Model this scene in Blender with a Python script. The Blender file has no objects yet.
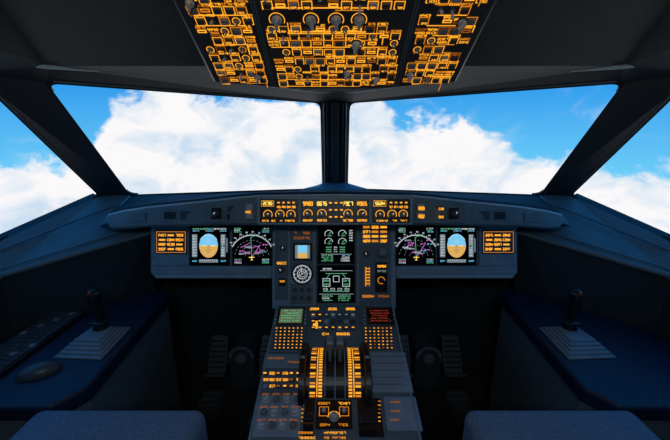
import bpy, math, random
from mathutils import Vector, Matrix
random.seed(7)
scene=bpy.context.scene
scene.view_settings.view_transform='Standard'
scene.view_settings.look='None'

# ------------------------------------------------------------------ camera
F=335.0; PITCH=math.radians(16)
C=Vector((0,0,1.45))
FW=Vector((0,math.cos(PITCH),-math.sin(PITCH)))
UP=Vector((0,math.sin(PITCH),math.cos(PITCH)))
RT=Vector((1,0,0))
cd=bpy.data.cameras.new('camera'); cam=bpy.data.objects.new('camera',cd)
scene.collection.objects.link(cam); scene.camera=cam
cd.sensor_width=36; cd.lens=18.0; cd.clip_start=0.02
cam.location=C; cam.rotation_euler=(math.radians(90-16),0,0)
# back-projection: image pixel + chosen depth along the camera axis -> metres
def P(px,py,d): return C+d*(FW+RT*((px-335)/F)+UP*((220-py)/F))
def mir(v): return Vector((-v[0],v[1],v[2]))

# ------------------------------------------------------------------ materials
def lin(c):
    c=c/255.0
    return c/12.92 if c<=.04045 else ((c+.055)/1.055)**2.4
def rgb(r,g,b): return (lin(r),lin(g),lin(b),1)
def mat(name,col,rough=.5,metal=0,var=.12,scale=18,bump=0.0,bscale=300):
    m=bpy.data.materials.new(name); m.use_nodes=True
    nt=m.node_tree; b=nt.nodes['Principled BSDF']
    b.inputs['Roughness'].default_value=rough; b.inputs['Metallic'].default_value=metal
    tc=nt.nodes.new('ShaderNodeTexCoord')
    n=nt.nodes.new('ShaderNodeTexNoise'); n.inputs['Scale'].default_value=scale; n.inputs['Detail'].default_value=4
    nt.links.new(tc.outputs['Object'],n.inputs['Vector'])
    r=nt.nodes.new('ShaderNodeValToRGB')
    r.color_ramp.elements[0].position=.3; r.color_ramp.elements[1].position=.7
    r.color_ramp.elements[0].color=tuple(col[i]*(1-var) for i in range(3))+(1,)
    r.color_ramp.elements[1].color=tuple(min(1,col[i]*(1+var)) for i in range(3))+(1,)
    nt.links.new(n.outputs['Fac'],r.inputs['Fac']); nt.links.new(r.outputs['Color'],b.inputs['Base Color'])
    if bump>0:
        n2=nt.nodes.new('ShaderNodeTexNoise'); n2.inputs['Scale'].default_value=bscale
        nt.links.new(tc.outputs['Object'],n2.inputs['Vector'])
        bp=nt.nodes.new('ShaderNodeBump'); bp.inputs['Strength'].default_value=bump; bp.inputs['Distance'].default_value=.002
        nt.links.new(n2.outputs['Fac'],bp.inputs['Height']); nt.links.new(bp.outputs['Normal'],b.inputs['Normal'])
    return m
def emi(name,col,s=1.0):
    m=bpy.data.materials.new(name); m.use_nodes=True
    b=m.node_tree.nodes['Principled BSDF']
    b.inputs['Base Color'].default_value=(col[0]*.2,col[1]*.2,col[2]*.2,1)
    b.inputs['Emission Color'].default_value=col
    b.inputs['Emission Strength'].default_value=s
    return m
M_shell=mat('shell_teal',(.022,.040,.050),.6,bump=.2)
M_frame=mat('frame_dark',(.007,.014,.020),.55)
M_rim=mat('window_rim',(.06,.09,.105),.45)
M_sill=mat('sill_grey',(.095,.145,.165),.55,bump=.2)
M_ceil=mat('ceiling_grey',(.042,.055,.056),.75,bump=.2)
M_trim=mat('trim_light',(.38,.48,.52),.5)
M_floor=mat('floor_carpet',(.018,.021,.026),.9,var=.3,scale=40,bump=.5)
M_panel=mat('panel_bluegrey',(.19,.28,.33),.5)
M_panel2=mat('panel_bluegrey_dark',(.095,.145,.175),.5)
M_plate=mat('pedestal_plate',(.24,.31,.38),.5)
M_pedb=mat('pedestal_body',(.045,.068,.08),.6)
M_side=mat('console_side',(.10,.14,.155),.6)
M_over=mat('overhead_face',(.038,.046,.054),.45)
M_black=mat('black_plastic',(.008,.009,.011),.35)
M_glass=mat('display_glass',(.003,.004,.006),.12,var=.02)
M_cap=mat('button_cap',(.045,.058,.07),.4)
M_capl=mat('button_cap_light',(.30,.35,.38),.45)
M_knob=mat('knob_grey',(.50,.54,.56),.4)
M_knobm=mat('knob_mid',(.18,.20,.21),.4)
M_knobd=mat('knob_dark',(.05,.058,.065),.4)
M_metal=mat('metal',(.55,.57,.58),.3,1)
M_navy=mat('console_navy',(.006,.016,.045),.5)
M_boot=mat('boot_grey',(.16,.21,.25),.55)
M_seat=mat('seat_fabric',(.12,.195,.28),.9,var=.2,scale=120,bump=.8)
M_gl=mat('glareshield_grey',(.11,.16,.18),.6,bump=.3)
M_glt=mat('glareshield_top',(.010,.017,.022),.85)
M_red=mat('red_button',(.5,.03,.02),.4)
AMB=rgb(255,168,42)
E_amb=emi('lit_amber',AMB,1.2)
E_ammid=emi('lit_amber_mid',rgb(255,152,32),.75)
E_amd=emi('lit_amber_dim',rgb(255,140,30),.28)
E_yel=emi('lit_yellow',rgb(255,214,90),1.25)
E_wht=emi('lit_white',rgb(220,232,238),.8)
E_gry=emi('lit_grey',rgb(140,155,165),.6)
E_grn=emi('lit_green',rgb(120,225,165),.6)
E_cyn=emi('lit_cyan',rgb(110,210,245),.8)
E_sky=emi('lit_skyblue',rgb(120,200,238),1)
E_tan=emi('lit_tan',rgb(225,175,95),.95)
E_mag=emi('lit_magenta',rgb(220,120,220),.85)
E_red=emi('lit_red',rgb(200,70,45),.4)
E_lcd=emi('lit_lcd',rgb(120,135,100),.5)
def RA():
    k=random.random()
    return E_amb if k<.6 else (E_ammid if k<.87 else E_amd)

# ------------------------------------------------------------------ mesh builder
class MB:
    def __init__(s): s.v=[];s.f=[];s.m=[];s.mats=[]
    def mi(s,m):
        if m not in s.mats: s.mats.append(m)
        return s.mats.index(m)
    def add(s,pts,faces,m,M=None):
        o=len(s.v)
        for p in pts:
            p=Vector(p); s.v.append(M@p if M is not None else p)
        k=s.mi(m)
        for f in faces: s.f.append([i+o for i in f]); s.m.append(k)
    def poly(s,pts,m,M=None): s.add(pts,[list(range(len(pts)))],m,M)
    def box(s,M,cx,cy,w,h,z0,z1,m,ch=0.0):
        a,b=w/2,h/2
        def ring(i,z): return [(cx-a+i,cy-b+i,z),(cx+a-i,cy-b+i,z),(cx+a-i,cy+b-i,z),(cx-a+i,cy+b-i,z)]
        R=[ring(0,z0)]
        if ch>0: R+=[ring(0,z1-ch),ring(ch,z1)]
        else: R+=[ring(0,z1)]
        s.loft(M,R,m)
    def loft(s,M,R,m,cap=True):
        n=len(R[0]); pts=[p for r in R for p in r]; F_=[]
        for k in range(len(R)-1):
            for i in range(n):
                j=(i+1)%n; F_.append([k*n+i,k*n+j,(k+1)*n+j,(k+1)*n+i])
        if cap:
            F_.append(list(range(n))[::-1]); F_.append([ (len(R)-1)*n+i for i in range(n)])
        s.add(pts,F_,m,M)
    def quad(s,M,cx,cy,w,h,z,m):
        a,b=w/2,h/2
        s.add([(cx-a,cy-b,z),(cx+a,cy-b,z),(cx+a,cy+b,z),(cx-a,cy+b,z)],[[0,1,2,3]],m,M)
    def frame(s,M,cx,cy,w,h,t,z,m):
        s.quad(M,cx,cy+h/2-t/2,w,t,z,m); s.quad(M,cx,cy-h/2+t/2,w,t,z,m)
        s.quad(M,cx-w/2+t/2,cy,t,h-2*t,z,m); s.quad(M,cx+w/2-t/2,cy,t,h-2*t,z,m)
    def cyl(s,M,cx,cy,prof,m,n=20):
        R=[[(cx+r*math.cos(2*math.pi*i/n),cy+r*math.sin(2*math.pi*i/n),z) for i in range(n)] for r,z in prof]
        s.loft(M,R,m)
    def arc(s,M,cx,cy,r0,r1,a0,a1,z,m,n=24):
        pts=[];fs=[]
        for i in range(n+1):
            a=math.radians(a0+(a1-a0)*i/n)
            pts+=[(cx+r0*math.cos(a),cy+r0*math.sin(a),z),(cx+r1*math.cos(a),cy+r1*math.sin(a),z)]
            if i<n: fs.append([2*i,2*i+1,2*i+3,2*i+2])
        s.add(pts,fs,m,M)
    def line(s,M,x0,y0,x1,y1,t,z,m):
        d=Vector((x1-x0,y1-y0)); 
        if d.length<1e-6: return
        n=Vector((-d.y,d.x)).normalized()*t/2
        s.add([(x0-n.x,y0-n.y,z),(x1-n.x,y1-n.y,z),(x1+n.x,y1+n.y,z),(x0+n.x,y0+n.y,z)],[[0,1,2,3]],m,M)
    def tube(s,pts,rads,m,n=12,flat=1.0):
        R=[]
        for k,p in enumerate(pts):
            p=Vector(p)
            a=Vector(pts[max(0,k-1)]);b=Vector(pts[min(len(pts)-1,k+1)])
            t=(b-a).normalized(); u=t.cross(Vector((1,0,0)))
            if u.length<.1: u=t.cross(Vector((0,0,1)))
            u.normalize(); w=t.cross(u).normalized()
            R.append([p+u*rads[k]*math.cos(2*math.pi*i/n)+w*rads[k]*flat*math.sin(2*math.pi*i/n) for i in range(n)])
        s.loft(None,R,m)
    def text(s,M,cx,cy,w,h,n,z,m,t=.26):
        cw=w/n
        for i in range(n):
            if n>5 and random.random()<.12: continue
            x=cx-w/2+cw*(i+.5); a=cw*.33; th=min(cw*t,h*.3)
            segs=random.choice(['abcdef','abged','afgcd','afgecd','abc','abcdefg','abfgcd','afge','afed','bcgfe','abcefg'])
            for c in segs:
                if c=='a': s.quad(M,x,cy+h/2,2*a,th,z,m)
                if c=='d': s.quad(M,x,cy-h/2,2*a,th,z,m)
                if c=='g': s.quad(M,x,cy,2*a,th,z,m)
                if c=='b': s.quad(M,x+a,cy+h/4,th,h/2,z,m)
                if c=='c': s.quad(M,x+a,cy-h/4,th,h/2,z,m)
                if c=='f': s.quad(M,x-a,cy+h/4,th,h/2,z,m)
                if c=='e': s.quad(M,x-a,cy-h/4,th,h/2,z,m)
    def knob(s,M,cx,cy,r,h,m,ptr=None,z=0,ang=None):
        s.cyl(M,cx,cy,[(r*1.25,z),(r*1.25,z+h*.18),(r,z+h*.25),(r*.95,z+h*.9),(r*.8,z+h)],m)
        a=ang if ang is not None else random.uniform(.5,2.6)
        s.line(M,cx,cy,cx+r*.75*math.cos(a),cy+r*.75*math.sin(a),r*.22,z+h+.0006,ptr or E_wht)
    def wing_knob(s,M,cx,cy,r,h,m,ang=1.57):
        s.cyl(M,cx,cy,[(r,0),(r,h*.4),(r*.85,h*.5)],m)
        R=Matrix.Translation((cx,cy,0))@Matrix.Rotation(ang,4,'Z')
        s.box(M@R,0,0,r*2.3,r*.62,h*.4,h*1.15,m,r*.12)
    def toggle(s,M,cx,cy,r,h,m,tilt=.35):
        s.cyl(M,cx,cy,[(r*1.5,0),(r*1.5,h*.15),(r*.8,h*.2)],M_metal,12)
        T=M@Matrix.Translation((cx,cy,0))@Matrix.Rotation(tilt,4,'X')
        s.cyl(T,0,0,[(r*.45,0),(r*.55,h*.6),(r*.95,h*.85),(r*.95,h*1.05),(r*.5,h*1.2)],m,12)
    def build(s,name,smooth=False,bevel=0,parent=None,solid=0):
        me=bpy.data.meshes.new(name); me.from_pydata([tuple(v) for v in s.v],[],s.f)
        for m in s.mats: me.materials.append(m)
        for p,k in zip(me.polygons,s.m): p.material_index=k; p.use_smooth=smooth
        me.update()
        o=bpy.data.objects.new(name,me); scene.collection.objects.link(o)
        if solid:
            md=o.modifiers.new('s','SOLIDIFY'); md.thickness=solid; md.offset=0
        if bevel:
            md=o.modifiers.new('b','BEVEL'); md.width=bevel; md.segments=3; md.limit_method='ANGLE'
        if parent: o.parent=parent
        return o

class Pan:
    def __init__(s,p,up):
        s.o=Vector(p); up=Vector(up).normalized(); N=RT.cross(up)
        s.N=N
        s.M=Matrix(((1,up.x,N.x,s.o.x),(0,up.y,N.y,s.o.y),(0,up.z,N.z,s.o.z),(0,0,0,1)))
        s.I=s.M.inverted()
    def uv(s,px,py):
        d=FW+RT*((px-335)/F)+UP*((220-py)/F)
        t=(s.o-C).dot(s.N)/d.dot(s.N)
        q=s.I@(C+d*t); return q.x,q.y
    def rc(s,x0,y0,x1,y1):
        a=s.uv(x0,(y0+y1)/2); b=s.uv(x1,(y0+y1)/2); c=s.uv((x0+x1)/2,y0); d=s.uv((x0+x1)/2,y1)
        return ((a[0]+b[0])/2,(c[1]+d[1])/2,b[0]-a[0],c[1]-d[1])

# ------------------------------------------------------------------ shell
A1=P(322,188,2.0);A4=P(320,103,1.65);A2=P(130,194.5,1.65);A3=P(47,83,1.12)
S1=P(99,196,1.6);Fq=P(0,101,1.05);S2=S1+(Fq-S1)*1.18;S3=Vector((-1.15,.3,1.62));S5=P(0,241,1.25);S4=Vector((-1.38,.42,.90))
B3=P(49,66,1.05);B4=P(319,91,1.5);B5=Vector((-1.0,.3,1.74))
L1=P(150,232,1.5);L2=P(0,275,1.2);L3=Vector((-1.28,.4,.84));L4=Vector((-1.28,-1.2,.84))
G1=P(112,213,1.36)
W1=Vector((-.98,1.6,0));W2=Vector((-1.3,1.15,0));W3=Vector((-1.35,.4,0));W4=Vector((-1.35,-1.2,0))
D2=Vector((-1.0,1.7,0));D1=Vector((-.06,2.1,0))
R1=Vector((-1.4,-1.2,.9));R2=Vector((-1.2,-1.2,1.62));R3=Vector((-1.0,-1.2,1.74))
def shell_side(f,name):
    mb=MB()
    g=lambda *a:[f(x) for x in a]
    for q in [(A2,A3,S2,S1),(A3,B3,S2)]: mb.poly(g(*q),M_frame)
    for q in [(S2,B3,B5,S3),(S3,B5,R3,R2),(S3,R2,R1,S4)]: mb.poly(g(*q),M_shell)
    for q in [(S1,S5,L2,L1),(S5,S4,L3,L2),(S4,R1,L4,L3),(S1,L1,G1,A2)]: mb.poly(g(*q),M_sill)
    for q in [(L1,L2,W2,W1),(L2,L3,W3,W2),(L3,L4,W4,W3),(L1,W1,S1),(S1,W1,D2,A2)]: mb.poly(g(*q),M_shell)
    # raised seam lines + storage pocket lip on the sill
    for (a,b,c_,d) in ((S1,S5,L1,L2),):
        for t in (.30,.86):
            p=a.lerp(c_,t)+Vector((.004,0,.004)); q=b.lerp(d,t)+Vector((.004,0,.004))
            mb.tube([f(p),f(q)],[.004,.004],M_panel2,6)
    mb.tube([f(L1+Vector((.01,0,0))),f(L2+Vector((.01,0,0))),f(L3+Vector((.01,0,0)))],[.012]*3,M_sill,8)
    return mb.build(name)
shell_side(Vector,'wall_left'); shell_side(mir,'wall_right')
mb=MB(); mb.poly([A1,A2,D2,D1],M_shell); mb.poly([mir(A1),mir(A2),mir(D2),mir(D1)],M_shell)
mb.poly([A1,mir(A1),mir(D1),D1],M_shell); mb.build('wall_front')
mb=MB(); mb.poly([W4,R1,R2,R3,Vector((-.75,-1.2,1.97)),Vector((.75,-1.2,1.97)),mir(R3),mir(R2),mir(R1),mir(W4)],M_shell); mb.build('wall_back')
mb=MB(); mb.box(Matrix.Identity(4),0,.45,2.8,3.4,-.05,0,M_floor); mb.build('floor')
# ceiling with front band
mb=MB()
K1=Vector((-.75,.6,1.97));K2=Vector((-.75,-1.2,1.97))
for f in (Vector,mir):
    mb.poly([f(B3),f(K1),f(B5)],M_ceil); mb.poly([f(B5),f(K1),f(K2),f(R3)],M_ceil)
    mb.poly([f(A4),f(B4),f(B3),f(A3)],M_frame)
mb.poly([B3,mir(B3),mir(K1),K1],M_ceil); mb.poly([B3,B4,mir(B4),mir(B3)],M_ceil)
mb.poly([K1,mir(K1),mir(K2),K2],M_ceil)
mb.poly([A4,mir(A4),mir(B4),B4],M_frame)
mb.build('ceiling')
# brow trim: slightly bowed strip over the windscreens
mb=MB()
line=[P(-60,60,1.0),P(0,62,1.02),P(49,67,1.04)]+[P(49+270*t,67+25*t-3.5*math.sin(math.pi*t),1.04+.42*t) for t in (.2,.4,.6,.8,1)]
line=line+[mir(p) for p in line[::-1]]
mb.tube(line,[.0065]*len(line),M_trim,8)
mb.build('trim_1',True)

# window frames (reveals round each opening) + panes
def pane_mat():
    m=bpy.data.materials.new('window_glass'); m.use_nodes=True; nt=m.node_tree
    for n in list(nt.nodes): nt.nodes.remove(n)
    o=nt.nodes.new('ShaderNodeOutputMaterial'); t=nt.nodes.new('ShaderNodeBsdfTransparent'); g=nt.nodes.new('ShaderNodeBsdfGlossy')
    g.inputs['Roughness'].default_value=.05; t.inputs['Color'].default_value=(.98,.99,1,1)
    mx=nt.nodes.new('ShaderNodeMixShader'); mx.inputs[0].default_value=.01
    nt.links.new(t.outputs[0],mx.inputs[1]); nt.links.new(g.outputs[0],mx.inputs[2]); nt.links.new(mx.outputs[0],o.inputs[0])
    return m
M_pane=pane_mat()
def win(pts,name,rad):
    c=sum(pts,Vector())/len(pts)
    n=(pts[1]-pts[0]).cross(pts[2]-pts[0]).normalized()
    if n.dot(C-c)>0: n=-n   # outward
    root=bpy.data.objects.new(name,None); scene.collection.objects.link(root)
    mb=MB(); mb.poly([p+n*.018+(p-c).normalized()*.03 for p in pts],M_pane); mb.build('pane',parent=root)
    mb=MB(); k=len(pts)
    for i in range(k):
        p,q=pts[i],pts[(i+1)%k]
        d=(q-p).normalized(); s=d.cross(n).normalized()
        if s.dot((p+q)/2-c)<0: s=-s
        a=p-d*.002; b=q+d*.002
        mb.loft(None,[[a-n*.003,a+s*.022-n*.003,a+s*.045+n*.022,a+s*.030+n*.022],[b-n*.003,b+s*.022-n*.003,b+s*.045+n*.022,b+s*.030+n*.022]],M_frame)
        # thin lighter seal around the opening
        a=p+s*.012+d*.02; b=q+s*.012-d*.02
        mb.tube([a-n*.005,b-n*.005],[.0028,.0028],M_rim,6)
        # rounded corner gusset
        o_=pts[i-1]; e1=(q-p).normalized(); e2=(o_-p).normalized(); r=rad
        A=[]
        for j in range(9):
            t=j/8; A.append(p+e1*r*(1-t)**2+e2*r*t**2)
        for j in range(8):
            mb.loft(None,[[p-n*.003,A[j]-n*.003,A[j+1]-n*.003],[p+n*.008,A[j]+n*.008,A[j+1]+n*.008]],M_frame)
    mb.build('frame',parent=root)
for i,f in enumerate((Vector,mir)):
    win([f(A1),f(A2),f(A3),f(A4)],'window_%d'%(i+1),.035)
    win([f(S1),f(S5),f(S4),f(S3),f(S2)],'window_%d'%(i+3),.03)
# centre post
mb=MB()
b1=(A1+mir(A1))/2;t1=(A4+mir(A4))/2
for w,wt_,dep,m_ in ((.148,.136,.012,M_frame),(.10,.09,.026,M_frame),(.045,.04,.040,M_shell)):
    mb.loft(None,[[b1+Vector((-w/2,0,0)),b1+Vector((w/2,0,0)),b1+Vector((w/2-.005,-dep,0)),b1+Vector((-w/2+.005,-dep,0))],
                  [t1+Vector((-wt_/2,0,0)),t1+Vector((wt_/2,0,0)),t1+Vector((wt_/2-.005,-dep,0)),t1+Vector((-wt_/2+.005,-dep,0))]],m_)
for s in (-1,1): mb.tube([b1+Vector((s*.060,-.014,0)),t1+Vector((s*.055,-.014,0))],[.003,.003],M_trim,6)
mb.build('window_post',bevel=.002)

# ------------------------------------------------------------------ glareshield
mb=MB()
st=[(108,214,224,1.37),(112,213,229,1.36),(124,210,229,1.35),(150,206,227,1.34),(200,201,226,1.32),(236,197,225,1.30),(258,195,225,1.30),(335,194,225,1.30)]
st=st+[(670-a,b,c,d) for a,b,c,d in st[:-1]][::-1]
gx=abs(P(108,214,1.37).x)
Ac=Vector((0,A1.y+.01,A1.z-.004)); rings=[]
for px,t,b,d in st:
    ft=P(px,t,d);fb=P(px,b,d); s=ft.x/gx; a=min(1,abs(s))
    bk=Ac.lerp(A2,a); bk.x=math.copysign(abs(A2.x)*a,s); bk.y-=.005; bk.z-=.006
    bb=bk+Vector((0,-.25,-.08))
    rings.append([fb,fb+Vector((0,-.006,.01)),(ft+fb)/2+Vector((0,-.008,0)),ft+Vector((0,-.004,-.006)),ft,ft+Vector((0,.02,.006)),bk,bb])
nf=len(rings[0])
for k in range(len(rings)-1):
    for i in range(nf):
        j=(i+1)%nf
        mb.add([rings[k][i],rings[k][j],rings[k+1][j],rings[k+1][i]],[[0,1,2,3]],M_glt if i>=4 else (M_trim if i==3 else M_gl))
mb.poly(rings[0],M_gl); mb.poly(rings[-1],M_gl)
gp=Pan(P(335,220,1.285),UP)
for s in (1,-1):
    X=lambda a:(a if s==1 else 670-a)
    def RD(x0,y0,x1,y1,z1,m,D=1.315):
        q=Pan(P(335,220,D),UP); a,b=sorted((X(x0),X(x1))); mb.box(q.M,*q.rc(a,y0,b,y1),-.03,z1,m,.001)
    RD(205,203,256,223,.006,M_panel2,1.305)
    RD(160,209,198,222,.004,M_panel2,1.325)
    RD(246,204,253,210,.004,M_capl,1.285); RD(246,213,253,219,.004,M_capl,1.285)
    RD(228,206,236,212,.010,M_cap,1.305); RD(228,214,236,220,.010,M_black,1.305)
    RD(212,208,222,219,.010,M_black,1.305)
    RD(165,212,176,219,.008,M_black,1.325); RD(181,211,192,220,.008,M_cap,1.325)
    RD(130,213,146,222,.006,M_panel2,1.335)
for (x0,y0,x1,y1) in ((418,207,424,210),(418,215,424,218),(438,208,443,210),(246,211,252,213),(438,216,443,218)):
    c=gp.rc(x0,y0,x1,y1); mb.text(gp.M,*c,3,.009,E_amb,.4)
for px in (455,215):
    c=gp.uv(px,214); mb.knob(gp.M,c[0],c[1],.011,.018,M_knobd)
mb.build('glareshield')
mb=MB()
c0=b1+Vector((0,-.16,.012))
mb.loft(None,[[c0+Vector((-.20,-.05,-.004)),c0+Vector((.20,-.05,-.004)),c0+Vector((.13,.12,-.02)),c0+Vector((-.13,.12,-.02))],
              [c0+Vector((-.19,-.04,.018)),c0+Vector((.19,-.04,.018)),c0+Vector((.11,.12,.01)),c0+Vector((-.11,.12,.01))],
              [c0+Vector((-.09,-.0,.024)),c0+Vector((.09,-.0,.024)),c0+Vector((.06,.12,.028)),c0+Vector((-.06,.12,.028))]],M_panel2)
mb.build('magnetic_compass_mount',bevel=.004)

# ------------------------------------------------------------------ autopilot control panel
fp=Pan(P(335,211,1.275),UP); Mf=fp.M
mb=MB()
mb.box(Mf,*fp.rc(257,196,413,225),-.05,-.002,M_panel,.003)
def fr(*a): return fp.rc(*a)
for (x0,x1) in ((260,298),(301,369),(372,410)):
    mb.box(Mf,*fr(x0,199,x1,222.5),-.01,.002,M_black,.001)
for k,(x0,x1) in enumerate(((260,298),(372,410))):
    mb.frame(Mf,*fr(x0+1.5,200.5,x0+14,206.5),.0014,.0035,E_amb)
    mb.text(Mf,*fr(x0+3,202,x0+12.5,205),4,.004,E_yel,.35)
    for i in range(4):
        x=x0+17+i*5
        mb.box(Mf,*fr(x,201,x+3.6,204.6),.002,.006,M_cap,.0008)
        mb.quad(Mf,*fr(x+.6,202,x+3,203.4),.0066,E_amb)
        mb.text(Mf,*fr(x,206,x+3.8,208),3,.0026,E_amb,.4)
    for x in (x0+8,x0+20,x0+31):
        u,v=fp.uv(x,214.5); mb.knob(Mf,u,v,.0090,.016,M_knobm,E_yel)
        mb.arc(Mf,u,v,.0150,.0176,-30,210,.003,E_amb)
    mb.text(Mf,*fr(x0+2,220,x0+16,221.5),6,.0026,E_amb,.4); mb.text(Mf,*fr(x0+20,220,x0+35,221.5),6,.0026,E_amb,.4)
for x in (308,322,348,362):
    mb.quad(Mf,*fr(x-6,200.5,x+6,206.5),.003,M_glass); mb.text(Mf,*fr(x-5,202,x+5,205.5),4,.0035,E_yel if x in(322,348) else E_amb,.38)
    u,v=fp.uv(x,213.8); mb.knob(Mf,u,v,.010,.018,M_knobm,E_yel)
    mb.arc(Mf,u,v,.0150,.0175,-20,200,.003,E_amb)
    mb.text(Mf,*fr(x-5,219.5,x+5,221.3),5,.0026,E_amb,.4)
for x in (330.5,336,341.5):
    for y in (203,210,217):
        mb.box(Mf,*fr(x-2.2,y-2,x+2.2,y+2),.002,.006,M_cap,.0008); mb.quad(Mf,*fr(x-1.4,y-.8,x+1.4,y+.6),.0066,E_amb)
mb.build('autopilot_control_panel')

# ------------------------------------------------------------------ main instrument panel
mp=Pan(P(335,220,1.45),UP); Mm=mp.M
mb=MB()
for s in (1,-1):
    X=lambda a:(a if s==1 else 668-a)
    def pts(l,z): return [(*mp.uv(X(a),b),z) for a,b in l]
    ol=[(150,217),(272,217),(272,279),(156,279),(150,273)]
    ol2=[(151.5,218),(271,218),(271,277.5),(157,277.5),(151.5,272)]
    mb.loft(Mm,[pts(ol,-.10),pts(ol,-.006),pts(ol2,0)],M_panel)
    a,b=sorted((X(152),X(271)))
    mb.box(Mm,*mp.rc(a,265.3,b,266.1),0,.0015,M_panel2)
    mb.box(Mm,*mp.rc(a+4,276,b-2,277.2),0,.0025,M_trim)
    a,b=sorted((X(189),X(189.8))); mb.box(Mm,*mp.rc(a,226,b,265),0,.0012,M_black)
    for x in (154,187,231.5):
        for y in (230,262):
            u,v=mp.uv(X(x),y); mb.cyl(Mm,u,v,[(.003,0),(.0025,.0015)],M_metal,8)
mb.box(Mm,*mp.rc(272,217,396,309),-.10,.002,M_panel,.004)
mb.box(Mm,*mp.rc(315.5,224.5,357,305),.002,.006,M_panel2,.002)
mb.box(Mm,*mp.rc(290,226,313,270),.002,.004,M_panel2,.001)
mb.box(Mm,*mp.rc(359,222,391,305),.002,.004,M_panel2,.001)
mb.box(Mm,*mp.rc(275,232,288,300),.002,.004,M_panel2,.001)
for x0,y0,x1,y1 in ((290,284,313,304),(276,226,288,230)):
    mb.box(Mm,*mp.rc(x0,y0,x1,y1),.002,.004,M_panel2,.001)
for (x0,x1) in ((156,187),(482,514)):
    mb.box(Mm,*mp.rc(x0,230,x1,254),0,.004,M_cap,.0015)
    mb.frame(Mm,*mp.rc(x0+1,231.5,x1-1,252.5),.0022,.0046,E_ammid)
    for r in range(4):
        y=233.5+r*4.6
        for c in range(3):
            x=x0+3+c*8.6
            if (r+c)%3==1: mb.quad(Mm,*mp.rc(x+.5,y+.8,x+6.8,y+2.6),.0048,E_amb)
            else: mb.text(Mm,*mp.rc(x,y+.6,x+7.5,y+2.8),4,.0048,E_amb,.40)
# standby instruments
mb.box(Mm,*mp.rc(293,243,312,260),.004,.012,M_black,.002)
mb.quad(Mm,*mp.rc(295.5,245,310,252.5),.0125,E_sky); mb.quad(Mm,*mp.rc(295.5,252.5,310,258),.0125,E_tan)
mb.quad(Mm,*mp.rc(295.5,245,298,258),.013,E_gry); mb.quad(Mm,*mp.rc(307.5,245,310,258),.013,E_gry)
u,v=mp.uv(302.5,273.5)
mb.cyl(Mm,u,v,[(.047,.002),(.047,.010),(.041,.012)],M_black,32)
for i in range(36):
    a=i*10; mb.arc(Mm,u,v,.033 if i%3 else .029,.039,a,a+5.5,.0125,E_wht,2)
mb.arc(Mm,u,v,.020,.0225,0,360,.0125,E_wht,24)
for i in range(12):
    a=i*30; mb.arc(Mm,u,v,.010,.016,a,a+10,.0125,E_wht,2)
mb.line(Mm,u-.02,v-.012,u+.022,v+.014,.002,.0135,E_wht); mb.line(Mm,u,v,u-.006,v+.028,.002,.0135,E_wht)
for y in (232,237): mb.text(Mm,*mp.rc(294,y,310,y+2),6,.005,E_amd,.3)
mb.text(Mm,*mp.rc(277,262,287,264),4,.005,E_amb,.4); u,v=mp.uv(281.5,270); mb.knob(Mm,u,v,.012,.018,M_knobd,z=.004)
u,v=mp.uv(283,248); mb.knob(Mm,u,v,.010,.016,M_knobd,z=.004)
mb.box(Mm,*mp.rc(279,278,286,286),.004,.008,M_black,.001); mb.quad(Mm,*mp.rc(280,280,285,282),.0085,E_ammid)
for y in (288,296):
    for x in (293,300,307):
        mb.box(Mm,*mp.rc(x,y,x+4,y+4),.004,.009,M_cap,.001)
# right hand of the centre panel
for r in range(4):
    y=226+r*4.6
    for c in range(3):
        x=363+c*8.6
        if random.random()<.45: mb.quad(Mm,*mp.rc(x,y,x+6.5,y+2.2),.0050,RA())
        else: mb.text(Mm,*mp.rc(x,y,x+7,y+2.4),4,.0050,E_amb,.4)
for x in (365,368.5): mb.quad(Mm,*mp.rc(x,267,x+1.4,286),.005,E_ammid if x==365 else E_amd)
for k in range(6): mb.quad(Mm,*mp.rc(366.4,268+k*3,369.8,268.8+k*3),.0052,E_amb)
mb.box(Mm,*mp.rc(375,262,387,292),.004,.008,M_black,.001)
u,v=mp.uv(381,280); mb.arc(Mm,u,v,.013,.016,0,300,.009,E_ammid); mb.text(Mm,*mp.rc(377,265,386,267),5,.009,E_amb,.35)
mb.text(Mm,*mp.rc(377,270,386,271.6),4,.009,E_gry,.35)
T=Mm@Matrix.Translation((*mp.uv(381,251),0))
mb.cyl(T,0,0,[(.006,.0),(.005,.05),(.018,.052),(.018,.066),(.012,.07)],M_knobm)
mb.knob(Mm,*mp.uv(366,254),.011,.014,M_knobd,z=.004)
mb.text(Mm,*mp.rc(362,295,374,297),5,.005,E_ammid,.35); mb.text(Mm,*mp.rc(378,295,389,297),5,.005,E_amd,.35)
mb.build('instrument_panel')

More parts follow.
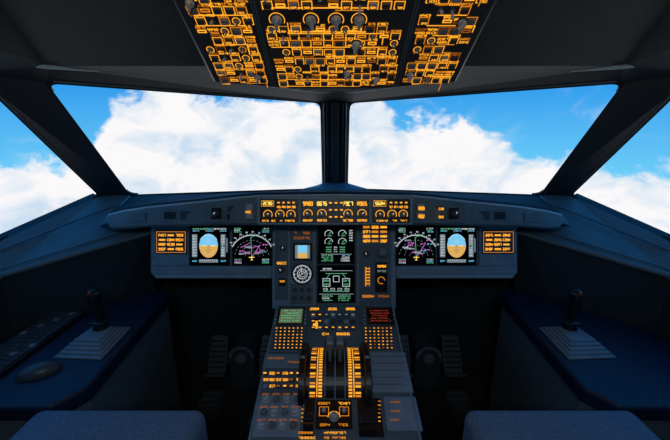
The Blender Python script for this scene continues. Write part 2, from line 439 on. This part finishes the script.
# displays
def disp_base(x0,y0,x1,y1):
    mb=MB(); cx,cy,w,h=mp.rc(x0,y0,x1,y1)
    mb.box(Mm,cx,cy,w+.012,h+.012,.0005,.010,M_black,.004)
    T=Mm@Matrix.Translation((cx,cy,.0105))@Matrix.Scale(w/2,4,(1,0,0))@Matrix.Scale(h/2,4,(0,1,0))
    mb.quad(T,0,0,2,2,0,M_glass)
    return mb,T
def pfd(x0):
    mb,T=disp_base(x0,227,x0+37,264)
    z=.0012
    n=28; hy=.0
    top=[];bot=[]
    for i in range(n+1):
        a=math.pi*i/n; top.append((.50*math.cos(a)-.05,hy+.64*math.sin(a),z)); bot.append((-.50*math.cos(a)-.05,hy-.64*math.sin(a),z))
    mb.poly(top,E_sky,T); mb.poly(bot,E_tan,T)
    mb.arc(T,-.05,hy+.02,.53,.56,35,145,z,E_wht,20)
    mb.quad(T,-.05,hy,1.0,.022,z*1.5,E_wht)
    for k in (.12,.24,.36): 
        w_=.30 if k==.24 else .14
        mb.quad(T,-.05,hy+k,w_,.022,z*1.6,E_wht); mb.quad(T,-.05,hy-k,w_,.022,z*1.6,M_knobd)
    for sx in (-.30,.20): mb.quad(T,sx,hy,.16,.045,z*2,E_yel)
    mb.quad(T,-.05,hy,.05,.05,z*2.1,M_black)
    mb.quad(T,-.80,.0,.27,1.22,z,E_gry); mb.quad(T,.73,.0,.25,1.22,z,E_gry)
    for k in range(8):
        mb.quad(T,-.71,-.51+k*.145,.08,.03,z*2,E_wht); mb.text(T,-.84,-.51+k*.145,.13,.06,2,z*2,E_wht)
        mb.text(T,.72,-.51+k*.145,.17,.06,3,z*2,E_wht)
    mb.quad(T,.72,.0,.2,.12,z*3,M_black); mb.text(T,.72,.0,.18,.08,3,z*4,E_grn,.3)
    mb.poly([(.9,-.4,z),(.97,-.3,z),(.97,.35,z),(.9,.45,z)],E_gry,T)
    for i,c in enumerate((E_grn,E_grn,E_cyn,E_wht,E_wht)): 
        mb.text(T,-.76+i*.38,.90,.30,.06,4,z,c,.25); 
        if i%2==0: mb.text(T,-.76+i*.38,.79,.28,.05,4,z,E_cyn,.25)
        if i: mb.quad(T,-.95+i*.38,.85,.012,.22,z,E_wht)
    mb.quad(T,-.05,-.82,1.02,.17,z,E_gry)
    for k in range(9): mb.quad(T,-.49+k*.11,-.78,.02,.08,z*2,E_wht)
    mb.text(T,-.8,-.82,.25,.07,3,z,E_cyn); mb.text(T,.75,-.82,.3,.07,4,z,E_cyn)
    mb.build('primary_flight_display')
def nd(x0):
    mb,T=disp_base(x0,227,x0+37,264); z=.0012
    cx,cy=0,-.62
    mb.arc(T,cx,cy,1.165,1.20,28,152,z,E_wht,40)
    for i in range(26):
        a=math.radians(30+i*4.8); l=.1 if i%2 else .06
        mb.line(T,cx+1.18*math.cos(a),cy+1.18*math.sin(a),cx+(1.18+l)*math.cos(a),cy+(1.18+l)*math.sin(a),.022,z,E_wht)
        if i%3==0: mb.text(T,cx+1.36*math.cos(a),cy+1.36*math.sin(a),.12,.05,2,z,E_wht)
    for r in (.35,.62,.9):
        for k in range(14):
            mb.arc(T,cx,cy,r,r+.022,8+k*12,14+k*12,z,E_gry,3)
    mb.line(T,cx,cy,cx-.05,.45,.026,z*2,E_grn); mb.line(T,cx-.05,.45,.35,.62,.026,z*2,E_grn)
    mb.line(T,cx,cy,.45,.05,.026,z*2,E_mag); mb.line(T,-.6,-.1,-.1,.15,.026,z*2,E_mag)
    for i in range(16):
        x=random.uniform(-.7,.7); y=random.uniform(-.45,.35); c=random.choice((E_mag,E_mag,E_mag,E_cyn,E_wht,E_grn))
        mb.frame(T,x,y,.07,.07,.02,z*2,c); mb.text(T,x+.16,y,.18,.05,4,z*2,c)
    mb.quad(T,0,cy,.30,.035,z*3,E_yel); mb.quad(T,0,cy-.05,.035,.22,z*3,E_yel); mb.quad(T,0,cy-.14,.12,.035,z*3,E_yel)
    for i in range(3):
        mb.text(T,-.76,.92-i*.09,.38,.05,6,z,(E_grn,E_wht,E_grn)[i]); mb.text(T,.74,.92-i*.09,.38,.05,6,z,(E_wht,E_grn,E_cyn)[i])
        mb.text(T,-.74,-.74-i*.09,.38,.05,5,z,(E_grn,E_mag,E_wht)[i]); mb.text(T,.74,-.74-i*.09,.38,.05,5,z,(E_wht,E_cyn,E_grn)[i])
    mb.build('navigation_display')
pfd(192); nd(234); nd(397); pfd(438)
mb,T=disp_base(318.5,228,354,262.5); z=.0012
for x in (-.42,.34):
    for y in (.66,.20):
        mb.arc(T,x,y,.20,.23,0,210,z,E_wht,20); mb.line(T,x,y,x+.15,y+.12,.03,z*2,E_grn)
        mb.text(T,x+.05,y-.09,.22,.07,4,z*2,E_grn,.25)
for r in range(3): 
    mb.text(T,-.42,-.1-r*.13,.3,.05,5,z,E_grn); mb.text(T,.34,-.1-r*.13,.3,.05,5,z,E_grn); mb.text(T,-.04,-.1-r*.13,.2,.045,3,z,E_wht)
mb.quad(T,0,-.5,1.7,.014,z,E_wht)
for r in range(4): mb.text(T,-.5,-.58-r*.1,.65,.05,9,z,E_grn); mb.text(T,.5,-.58-r*.1,.5,.05,7,z,E_wht if r else E_cyn)
for i in range(5): mb.text(T,.82,.85-i*.14,.2,.06,3,z,E_wht)
mb.build('engine_display')
mb,T=disp_base(318.5,266,354,301.5)
mb.text(T,-.5,.86,.5,.07,6,z,E_wht); mb.quad(T,0,.76,1.8,.014,z,E_wht)
for x in (-.55,.55): mb.frame(T,x,.1,.42,.46,.03,z,E_wht); mb.text(T,x,.2,.3,.07,3,z*2,E_grn,.25); mb.text(T,x,0,.3,.06,3,z*2,E_grn); mb.line(T,x,.35,x*.6,.6,.025,z,E_grn); mb.line(T,x,-.15,x,-.4,.025,z,E_grn)
mb.frame(T,0,.3,.35,.35,.03,z,E_wht); mb.quad(T,0,.6,1.2,.025,z,E_grn); mb.quad(T,0,-.4,1.5,.025,z,E_grn)
for x in (-.6,-.2,.2,.6): mb.frame(T,x,-.28,.24,.12,.02,z,E_wht)
mb.quad(T,0,-.55,1.9,.014,z,E_wht)
for r in range(3): mb.text(T,-.5,-.66-r*.12,.6,.05,7,z,E_wht if r%2 else E_grn); mb.text(T,.45,-.66-r*.12,.7,.05,8,z,E_grn)
mb.build('system_display')

# ------------------------------------------------------------------ overhead panel
of=P(335,88,1.05); orr=P(335,0,.773)
op=Pan(of,orr-of); Mo=op.M
mb=MB()
mb.loft(Mo,[[(-.385,-.0,-.09),(-.15,-.02,-.09),(.15,-.02,-.09),(.385,-.0,-.09),(.40,.60,-.09),(-.40,.60,-.09)],
            [(-.375,.02,-.01),(-.15,-.008,-.01),(.15,-.008,-.01),(.375,.02,-.01),(.385,.58,-.01),(-.385,.58,-.01)],
            [(-.365,.028,0),(-.15,.0,0),(.15,.0,0),(.365,.028,0),(.375,.57,0),(-.375,.57,0)]],M_over)
for x in (-.191,.191):
    mb.quad(Mo,x,.29,.012,.56,.0012,M_panel2)
    mb.quad(Mo,x,.29,.002,.56,.0016,M_black)
def btn(x,y,w=.019,h=.015,lit=None,fm=None,cap=None):
    mb.box(Mo,x,y,w,h,0,.007,cap or M_cap,.001)
    mb.frame(Mo,x,y,w+.008,h+.008,.0022,.0012,fm or RA())
    if lit: mb.text(Mo,x,y-.001,w*.75,h*.35,3,.0076,lit,.35)
def lab(x,y,w,n=5,m=None): mb.text(Mo,x,y,w,.0056,n,.0012,m or RA(),.40)
def square(x0,y0,x1,y1,m,t=.0026):
    mb.line(Mo,x0,y0,x1,y0,t,.0014,m); mb.line(Mo,x1,y0,x1,y1,t,.0014,m)
yv=lambda py: op.uv(335,py)[1]
def fillblock(xa,xb,rows,seed,px=.034):
    random.seed(seed)
    for r,v in enumerate(rows):
        n=int((xb-xa)/px); off=random.uniform(0,.3)*px
        i=0
        while i<n:
            x=xa+off+px*(i+.4); k=random.random()
            if k<.08: pass
            elif k<.50: btn(x,v,.018,.0135,E_amb if random.random()<.55 else None,cap=M_capl if random.random()<.12 else None); lab(x,v+.0155,.027,5)  # occasional lighter cap colour paints in the grey glints on buttons
            elif k<.60: btn(x,v,.020,.0155,None,cap=M_knobm); lab(x,v-.015,.024,4)
            elif k<.67: mb.toggle(Mo,x,v,.0045,.018,M_knob,random.choice((-.4,.4))); lab(x,v+.016,.026,5)
            elif k<.80: lab(x,v+.005,.028,5); lab(x,v-.005,.026,4)
            elif k<.93: mb.quad(Mo,x,v,.023,.010,.0013,RA()); mb.quad(Mo,x,v,.016,.003,.0018,M_over); lab(x,v+.011,.026,4)
            else:
                mb.arc(Mo,x,v,.0085,.0107,0,360,.0013,RA()); mb.knob(Mo,x,v,.0055,.012,M_knobm,E_yel)
            i+=1
        if random.random()<.85:
            a=random.uniform(xa,(xa+xb)/2); square(a,v-.0125,random.uniform((xa+xb)/2,xb-.01),v-.0125-random.choice((.02,.035,0)),RA())
rows_f=[yv(p)+.004 for p in (84,77,70)]
fillblock(-.17,.185,rows_f,3,.025)
fillblock(-.175,.185,[yv(p) for p in (61,52,43,36)],5,.029)
fillblock(-.175,.185,[yv(p) for p in (29,5,-8)]+[.355+.034*i for i in range(6)],8,.031)
side=[.035+.029*i for i in range(18)]
fillblock(-.350,-.20,side,11,.029)
fillblock(.205,.362,side,13,.029)
random.seed(21)
for px,py in ((277,19),(311,19),(336,19),(359,19),(356,44)):
    u,v=op.uv(px,py); mb.quad(Mo,u,v,.046 if py<40 else .03,.036,.0022,M_over); 
    mb.arc(Mo,u,v,.0175,.0198,-30,210,.0028,E_amb); mb.wing_knob(Mo,u,v,.0125,.02,M_knob,1.57+random.uniform(-.4,.4))
for px0,px1,py in ((262,300,7),(300,372,7),(300,330,31),(340,372,31)):
    a=op.uv(px0,py);b=op.uv(px1,py); mb.line(Mo,a[0],a[1],b[0],b[1],.003,.003,E_amb)
for px,py in ((462,22),(410,74),(258,76),(190,2),(376,78),(347,72)):
    u,v=op.uv(px,py); mb.quad(Mo,u,v,.026,.026,.0022,M_over); mb.wing_knob(Mo,u,v,.010,.018,M_knob,1.2)
mb.build('overhead_panel')

# ------------------------------------------------------------------ centre pedestal
random.seed(31)
p0=P(335,310,1.43);p1=P(335,430,.997)
pp=Pan(p0,p0-p1); Mp=pp.M
LEN=.62
mb=MB()
top=[(-.25,.03,0),(.25,.03,0),(.25,-LEN,0),(-.25,-LEN,0)]
wt=[Mp@Vector(t) for t in top]
mb.add(wt+[Vector((w.x*.92,w.y,0.0)) for w in wt],[[3,2,1,0],[0,1,5,4],[1,2,6,5],[2,3,7,6],[3,0,4,7],[4,5,6,7]],M_pedb)
mb.box(Mp,0,-LEN/2+.015,.50,LEN+.03,-.02,.004,M_panel2,.004)
for s in (-1,1): mb.box(Mp,s*.247,-LEN/2+.015,.008,LEN+.03,-.03,.010,M_panel,.002)
def R(x0,y0,x1,y1,z0,z1,m,ch=.001): mb.box(Mp,*pp.rc(x0,y0,x1,y1),z0,z1,m,ch)
def T_(x0,y0,x1,y1,n,m=None,z=.0062,t=.36): mb.text(Mp,*pp.rc(x0,y0,x1,y1),n,z,m or RA(),t)
R(308,307,359,335,.004,.006,M_panel2)
for r in range(3):
    for c in range(7):
        x=311+c*6.6; y=315+r*6.4
        R(x,y,x+4.6,y+3.4,.006,.011,M_capl if (r+c)%3==0 else M_cap,.0008)
        if r!=1 or c<2: mb.quad(Mp,*pp.rc(x+1,y+1,x+3.6,y+2),.0116,E_amb if (c<2 or r==2) else E_gry)
for x in (314,332,350): T_(x-4,309,x+5,311,4)
R(312,320,319,332,.006,.007,M_black); mb.quad(Mp,*pp.rc(313,322,318,330),.0075,E_amb)
T_(322,334,350,336,8)
# right plain cover + left blocks
R(366,354,409,394,.004,.012,M_plate,.003)
for k in range(5): R(372,358+k*7,404,358.8+k*7,.012,.0135,M_panel2)
R(264,355,304,369,.004,.008,M_panel,.002)
R(260,371,303,393,.004,.007,M_panel2)
for r in range(3):
    for c in range(6):
        x=263+c*6.6;y=373.5+r*6.4
        k=random.random()
        if k<.4: R(x,y,x+4.4,y+3.2,.007,.011,M_cap); mb.quad(Mp,*pp.rc(x+.6,y+.8,x+3.8,y+2.4),.0116,RA())
        elif k<.55: R(x,y,x+4.4,y+3.2,.007,.011,M_capl)
        else: T_(x,y,x+5.5,y+2.4,4,z=.0078)
R(253,396,301,438,.004,.0055,M_plate,.001)
for r,y in enumerate((401,414,427)):
    for c in range(4):
        x=266+c*10.5-r*2
        u,v=pp.uv(x,y); mb.knob(Mp,u,v,.0095,.015,(M_knob,M_knobm)[(r+c)%2],M_black,z=.0055)
        T_(x-4,y-6.5,x+3.5,y-5,4,E_amd,z=.0066)
# lower centre
R(316,401,352,430,.004,.008,M_black,.002)
for x in (324,344):
    u,v=pp.uv(x,413); mb.toggle(Mp,u,v,.007,.028,M_knob,.25); mb.frame(Mp,u,v,.030,.030,.0020,.0088,E_ammid)
    T_(x-6,404,x+6,406,5,z=.0088)
T_(320,425.5,330,427.5,4,z=.0088); T_(338,425.5,348,427.5,4,z=.0088)
u,v=pp.uv(334,419); mb.knob(Mp,u,v,.011,.016,M_knob,M_black,z=.008)
mb.arc(Mp,u,v,.017,.0195,0,180,.0088,E_amb)
for y in (433,438): T_(298,y,316,y+1.8,6); T_(324,y,346,y+1.8,8)
R(385,398,419,432,.004,.008,M_plate,.002)
R(304,399,314,438,.004,.006,M_black); R(358,399,382,438,.004,.006,M_black)
for k in range(3): T_(390,403+k*9,400,404.4+k*9,4,E_amd,z=.009)
T_(268,359,284,360.6,5,E_amd,z=.009); T_(288,363,300,364.4,4,E_amd,z=.009)
for k,y in enumerate((446,458,470)):
    for c in range(9):
        x=255+c*19
        if random.random()<.7: R(x,y,x+10,y+5,.004,.010,M_cap); T_(x,y-4,x+10,y-2,4)
for x in (301.5,378):
    for k in range(6):
        mb.quad(Mp,*pp.rc(x,402+k*4,x+2.5,402.8+k*4),.0066,RA())
mb.build('center_pedestal')
# control display units
def cdu(x0,scr,red):
    global mb
    mb=MB()
    w=35
    mb.box(Mp,*pp.rc(x0-1.5,308.5,x0+w-3,354),.0045,.012,M_panel2,.003)
    mb.box(Mp,*pp.rc(x0+3.5,310,x0+30,328),.012,.017,M_black,.002)
    c=pp.rc(x0+5.5,312,x0+28,326); mb.quad(Mp,*c,.0175,scr)
    for r in range(5): mb.text(Mp,c[0],c[1]+c[3]*(.36-r*.18),c[2]*.85,c[3]*.07,10,.0182,E_red if red else E_grn,.2)
    for y in (313,317,321,325):
        for x in (x0+.6,x0+29.4): mb.box(Mp,*pp.rc(x,y,x+2.2,y+1.6),.012,.015,M_capl,.0005)
    for r in range(7):
        for k in range(7):
            x=x0+1+k*4.2-(r*.22 if x0<335 else -r*.12); y=330+r*3.3
            q=pp.rc(x,y,x+3,y+2)
            mb.box(Mp,*q,.012,.016,M_cap,.0006)
            mb.quad(Mp,q[0],q[1],q[2]*.5,q[3]*.5,.0165,RA())
    mb.build('flight_management_keypad')
cdu(274.5,E_lcd,False); cdu(363,M_glass,True)
# throttle quadrant
mb=MB()
v0=pp.uv(335,400)[1]; v1=pp.uv(335,349)[1]; vc=(v0+v1)/2; ch=(v1-v0); Rr=ch/1.75; w0=-Rr*.5+.004
def drum(ua,ub,m,R_=Rr,z_off=0,a_0=30,a_1=150,n=18):
    prof=[]
    for i in range(n+1):
        a=math.radians(a_0+(a_1-a_0)*i/n); prof.append((vc-R_*math.cos(a),w0+R_*math.sin(a)+z_off))
    mb.loft(Mp,[[(ua,p,q) for p,q in prof],[(ub,p,q) for p,q in prof]],m)
def patch(ua,ub,a0,a1,m,e=.0008):
    a0=math.radians(a0);a1=math.radians(a1);q=Rr+e
    mb.add([(ua,vc-q*math.cos(a0),w0+q*math.sin(a0)),(ub,vc-q*math.cos(a0),w0+q*math.sin(a0)),(ub,vc-q*math.cos(a1),w0+q*math.sin(a1)),(ua,vc-q*math.cos(a1),w0+q*math.sin(a1))],[[0,1,2,3]],m,Mp)
drum(-.096,.096,M_black,Rr*.985)
drum(-.086,-.038,M_cap); drum(.040,.088,M_cap)
for (ua,ub,sg) in ((-.086,-.038,-1),(.040,.088,1)):
    for i in range(24):
        a0=33+i*4.8; m=E_amb if i%4 else E_yel
        inner=ub-.016 if sg<0 else ua+.004; 
        patch(inner,inner+.012,a0,a0+3.0,E_amb)
        if i%3!=2: patch((ua+.004) if sg<0 else (ub-.022),(ua+.022) if sg<0 else (ub-.004),a0,a0+3.0,m if i%2 else E_ammid)
    for i in range(12):
        a0=33+i*9.5; x=(ua+.026) if sg<0 else (ub-.028); patch(x,x+.003,a0,a0+9.5,E_amb)
for x in (-.033,.0,.033): drum(x-.002,x+.002,M_panel,Rr*1.01)
mb.build('throttle_quadrant')
def wheel(u):
    mb=MB()
    T=Mp@Matrix.Translation((u,vc-.002,w0))@Matrix.Rotation(math.pi/2,4,'Y')
    r=Rr*1.18
    mb.cyl(T,0,0,[(r*.96,-.011),(r,-.008),(r,.008),(r*.96,.011)],M_black,48)
    mb.arc(T,0,0,r*.80,r*.86,0,360,.0118,M_knobd,48); mb.arc(T,0,0,r*.80,r*.86,0,360,-.0118,M_knobd,48)
    for i in range(24):
        T2=T@Matrix.Rotation(i*math.pi/12,4,'Z')
        mb.box(T2,r,0,.004,.010,-.007,.007,M_capl if i%6==0 else M_black,.0005)
    mb.build('trim_wheel')
wheel(-.108); wheel(.108)
def lever(u):
    mb=MB()
    T=Mp@Matrix.Translation((u,vc,w0))@Matrix.Rotation(math.radians(-6),4,'X')
    mb.box(T,0,0,.010,.030,Rr*.99,Rr+.05,M_knobm,.002)
    q=T@Matrix.Translation((0,0,Rr+.05))
    mb.loft(q,[[(-.010,-.014,0),(.010,-.014,0),(.010,.014,0),(-.010,.014,0)],[(-.014,-.020,.010),(.014,-.020,.010),(.013,.018,.010),(-.013,.018,.010)],
               [(-.013,-.020,.028),(.013,-.020,.028),(.012,.016,.031),(-.012,.016,.031)],[(-.009,-.014,.035),(.009,-.014,.035),(.009,.012,.038),(-.009,.012,.038)]],M_knobm)
    mb.box(q,math.copysign(.0145,u),-.004,.006,.016,.010,.022,M_black,.001)
    mb.build('thrust_lever',bevel=.002)
lever(-.0165); lever(.0165)
def small_lever(px,py,name,hw,hh,tall):
    mb=MB(); u,v=pp.uv(px,py)
    T=Mp@Matrix.Translation((u,v,.006))@Matrix.Rotation(.2,4,'X')
    mb.box(T,0,0,.007,.016,0,tall,M_knobd,.001)
    mb.box(T@Matrix.Translation((0,0,tall)),0,0,hw,hh,0,.020,M_black,.005)
    mb.build(name,bevel=.002)
small_lever(309,424,'speedbrake_lever',.030,.026,.030)
small_lever(368,427,'flap_lever',.052,.026,.035)

# ------------------------------------------------------------------ side consoles, sidesticks
def console(sx):
    root=bpy.data.objects.new('side_console',None); scene.collection.objects.link(root)
    ol=[(-.765,1.41),(-.735,.82),(-.79,.745),(-1.29,.745),(-1.20,1.11),(-.87,1.42)]
    def ring(z,k=0): 
        c=(-1.0,1.05)
        return [Vector((sx*(c[0]+(x-c[0])*(1-k)),c[1]+(y-c[1])*(1-k),z)) for x,y in ol]
    mb=MB(); mb.loft(None,[ring(.645),ring(.70)],M_navy); mb.build('top',bevel=.012,parent=root)
    mb=MB(); mb.loft(None,[ring(0,.08),ring(.645,.05)],M_side); mb.build('body',bevel=.004,parent=root)
console(1); console(-1)
def stick(sx):
    mb=MB(); cx=-.850*sx; cy=1.03
    I=Matrix.Translation((cx,cy,.70))@Matrix.Rotation(-.05*sx,4,'Z')
    for k in range(5):
        w=.165-k*.018; l=.18-k*.024
        a=l/2
        z0=k*.008
        mb.loft(I,[[(-w/2,-a,z0),(w/2,-a,z0),(w/2*.82,a,z0),(-w/2*.82,a,z0)],[(-w/2,-a,z0+.005),(w/2,-a,z0+.005),(w/2*.82,a,z0+.005),(-w/2*.82,a,z0+.005)],
                   [(-w/2+.006,-a+.006,z0+.008),(w/2-.006,-a+.006,z0+.008),(w/2*.82-.006,a-.006,z0+.008),(-w/2*.82+.006,a-.006,z0+.008)]],M_boot)
    B=I@Vector((0,0.03,.040))
    pts=[B,B+Vector((0,.004,.02)),B+Vector((0,.006,.045)),B+Vector((-.002*sx,.002,.075)),B+Vector((-.004*sx,.0,.105)),B+Vector((-.006*sx,.008,.13)),B+Vector((-.008*sx,.016,.145))]
    mb.tube(pts,[.030,.020,.016,.021,.020,.026,.016],M_black,14,.85)
    q=Matrix.Translation(B+Vector((0,.0,.03)))
    mb.box(q,0,0,.055,.04,-.008,0,M_black,.003)
    q=Matrix.Translation(B+Vector((-.006*sx,-.01,.135)))
    mb.cyl(q,0,0,[(.006,0),(.006,.012),(.004,.014)],M_red,10)
    mb.box(q,.018*sx,.01,.014,.02,-.02,.006,M_black,.003)
    mb.build('sidestick',True).modifiers.new('b','BEVEL').width=.001
stick(1); stick(-1)
mb=MB()
K=Matrix.Translation((-1.085,1.0,.70))@Matrix.Rotation(math.radians(-2),4,'Z')
mb.box(K,0,0,.13,.42,0,.018,M_black,.004)
for r in range(18):
    for c in range(5): mb.box(K,-.048+c*.024,-.19+r*.0222,.019,.017,.018,.024,M_knobd if (r*5+c)%11 else M_knobm,.002)
mb.build('keyboard')
mb=MB()
K=Matrix.Translation((-.925,.875,.70))@Matrix.Rotation(math.radians(-62),4,'Z')
rg=[]
for k in range(7):
    t=k/6*math.pi/2
    rg.append([(.034*math.cos(t)*math.cos(a)+.0001*math.cos(a),.058*math.cos(t)*math.sin(a)+.0001*math.sin(a),.004+.032*math.sin(t)) for a in [i*math.pi/12 for i in range(24)]])
mb.loft(K,[[(x,y,0) for x,y,z in rg[0]]]+rg,M_knobd)
mb.build('computer_mouse',True)

# ------------------------------------------------------------------ rudder pedals
M_ped=mat('pedal_metal',(.085,.105,.115),.4,.2)
def pedals(cx):
    mb=MB()
    T=Matrix.Translation((cx,1.64,0))
    n=14; prof=[(-.07,0)]+[(-.07*math.cos(math.pi*i/n),.20+.07*math.sin(math.pi*i/n)) for i in range(n+1)]+[(.07,0)]
    mb.loft(T,[[(x,-.06,z) for x,z in prof],[(x,.08,z) for x,z in prof]],M_pedb)
    mb.add([(x*1.05,-.063,.2+(z-.2)*1.05) for x,z in prof[1:-1]]+[(x*.8,-.063,.2+(z-.2)*.8) for x,z in prof[1:-1]],
           [[i,i+1,len(prof)-2+i+1,len(prof)-2+i] for i in range(len(prof)-3)],M_boot,T)
    mb.cyl(T@Matrix.Translation((0,-.065,.2))@Matrix.Rotation(math.pi/2,4,'X'),0,0,[(.03,0),(.03,.012),(.022,.016)],M_boot,18)
    for s in (-1,1):
        Q=T@Matrix.Translation((s*.145,-.06,.10))@Matrix.Rotation(math.radians(-32),4,'X')
        mb.loft(Q,[[(-.05,-.012,0),(.05,-.012,0),(.05,.0,0),(-.05,.0,0)],[(-.052,-.012,.10),(.052,-.012,.10),(.052,0,.10),(-.052,0,.10)],[(-.045,-.006,.20),(.045,-.006,.20),(.045,.008,.20),(-.045,.008,.20)]],M_ped)
        for k in range(6): mb.box(Q@Matrix.Translation((0,-.013,.03+k*.028))@Matrix.Rotation(math.pi/2,4,'X'),0,0,.085,.008,-.002,.004,M_black)
        mb.box(Q,0,-.03,.11,.05,-.012,0,M_ped,.003)
        mb.tube([T@Vector((s*.145,.03,.16)),T@Vector((s*.145,.09,.10)),T@Vector((s*.10,.10,.02))],[.014,.014,.014],M_ped)
        mb.tube([T@Vector((s*.05,.02,.12)),T@Vector((s*.145,-.02,.14))],[.012,.012],M_ped)
        mb.box(T,s*.145,-.22,.12,.22,0,.035,M_pedb,.008)
        for k in range(5): mb.box(T,s*.145,-.30+k*.04,.10,.012,.035,.040,M_ped,.002)
    mb.build('rudder_pedals')
pedals(-.52); pedals(.52)

# ------------------------------------------------------------------ seats
def seat(cx):
    root=bpy.data.objects.new('pilot_seat',None); scene.collection.objects.link(root)
    def soft(name,M,w,d,z0,z1,bev,m=M_seat):
        mb=MB(); mb.box(M,0,0,w,d,z0,z1,m); o=mb.build(name,True,parent=root)
        b=o.modifiers.new('b','BEVEL'); b.width=bev; b.segments=5; return o
    soft('cushion',Matrix.Translation((cx,.505,.56)),.46,.46,0,.158,.032)
    soft('backrest',Matrix.Translation((cx,.25,.60))@Matrix.Rotation(math.radians(12),4,'X'),.44,.10,0,.34,.04)
    soft('base_pan',Matrix.Translation((cx,.49,.50)),.42,.42,0,.06,.01,M_pedb)
    mb=MB(); T=Matrix.Translation((cx,.48,0))
    mb.box(T,0,0,.30,.30,.05,.50,M_pedb,.01); mb.box(T,-.15,0,.05,.5,0,.05,M_metal,.005); mb.box(T,.15,0,.05,.5,0,.05,M_metal,.005)
    mb.build('pedestal',parent=root)
seat(-.575); seat(.575)

# ------------------------------------------------------------------ sky
w=bpy.data.worlds.new('sky'); scene.world=w; w.use_nodes=True; nt=w.node_tree
bg=nt.nodes['Background']; L=nt.links.new
def N(t,**k):
    n=nt.nodes.new(t)
    for a,b in k.items(): setattr(n,a,b)
    return n
def mth(op,a,b=None,c=None,clamp=False):
    n=N('ShaderNodeMath',operation=op); n.use_clamp=clamp
    for i,x in enumerate((a,b,c)):
        if x is None: continue
        if isinstance(x,(int,float)): n.inputs[i].default_value=x
        else: L(x,n.inputs[i])
    return n.outputs[0]
tc=N('ShaderNodeTexCoord'); sp=N('ShaderNodeSeparateXYZ'); L(tc.outputs['Generated'],sp.inputs[0])
az=mth('ARCTAN2',sp.outputs[0],sp.outputs[1])
azn=mth('ADD',mth('MULTIPLY',az,180/math.pi/120),.5,clamp=True)
cr=N('ShaderNodeValToRGB'); L(azn,cr.inputs[0])
tops=[(-60,-.07),(-45,-.08),(-39.4,-.10),(-35.5,-.06),(-32.5,.045),(-28,.085),(-21,.08),(-5.7,.045),(2.5,.05),(7,.05),(10,-.0),(15,.0),(21.5,-.01),(27.5,-.075),(33.8,-.095),(42.6,-.10),(60,-.08)]
el=cr.color_ramp.elements
def enc(z): v=(z+.2)/.4; return (v,v,v,1)
el[0].position=(tops[0][0]+60)/120; el[0].color=enc(tops[0][1]); el[1].position=1; el[1].color=enc(tops[-1][1])
for a,z_ in tops[1:-1]:
    e_=el.new((a+60)/120); e_.color=enc(z_)
top=mth('SUBTRACT',mth('MULTIPLY',cr.outputs[0],.4),.2)
mp_=N('ShaderNodeMapping'); mp_.inputs['Scale'].default_value=(1,1,1.4); mp_.inputs['Location'].default_value=(.37,0,.2); L(tc.outputs['Generated'],mp_.inputs[0])
def noise(sc,det,rough=.55,dist=0):
    n=N('ShaderNodeTexNoise'); n.inputs['Scale'].default_value=sc; n.inputs['Detail'].default_value=det; n.inputs['Roughness'].default_value=rough; n.inputs['Distortion'].default_value=dist
    L(mp_.outputs[0],n.inputs['Vector']); return n.outputs['Fac']
n1=noise(10,9,.62,.3)
fld=mth('ADD',mth('SUBTRACT',top,sp.outputs[2]),mth('MULTIPLY',mth('SUBTRACT',n1,.5),.19))
mask=N('ShaderNodeMapRange',interpolation_type='SMOOTHSTEP'); L(fld,mask.inputs[0]); mask.inputs[1].default_value=-.018; mask.inputs[2].default_value=.016
n3=noise(5,7,.6,.8)
wsp=N('ShaderNodeMapRange',interpolation_type='SMOOTHSTEP'); L(n3,wsp.inputs[0]); wsp.inputs[1].default_value=.52; wsp.inputs[2].default_value=.8; wsp.inputs[4].default_value=.4
mk=mth('MAXIMUM',mask.outputs[0],wsp.outputs[0])
sky=N('ShaderNodeMapRange'); L(sp.outputs[2],sky.inputs[0]); sky.inputs[1].default_value=-.12; sky.inputs[2].default_value=.12
sk=N('ShaderNodeValToRGB'); L(sky.outputs[0],sk.inputs[0])
sk.color_ramp.elements[0].color=rgb(110,208,250); sk.color_ramp.elements[1].color=rgb(28,148,236)
n2=noise(8,8,.58,.5)
cl=N('ShaderNodeValToRGB'); L(n2,cl.inputs[0])
cl.color_ramp.elements[0].position=.33; cl.color_ramp.elements[0].color=rgb(205,225,242)
cl.color_ramp.elements[1].position=.54; cl.color_ramp.elements[1].color=rgb(254,251,251)
mx=N('ShaderNodeMix',data_type='RGBA'); L(mk,mx.inputs[0]); L(sk.outputs[0],mx.inputs[6]); L(cl.outputs[0],mx.inputs[7])
L(mx.outputs[2],bg.inputs[0]); bg.inputs[1].default_value=1.0

# ------------------------------------------------------------------ cabin dome lamp (rear ceiling)
ld=bpy.data.lights.new('dome_lamp','AREA'); ld.shape='RECTANGLE'; ld.size=.6; ld.size_y=.25; ld.energy=4.5; ld.color=(.80,.93,1.0)
lo=bpy.data.objects.new('dome_lamp',ld); scene.collection.objects.link(lo)
lo.location=(0,-.45,1.93); lo.rotation_euler=(math.radians(35),0,0)
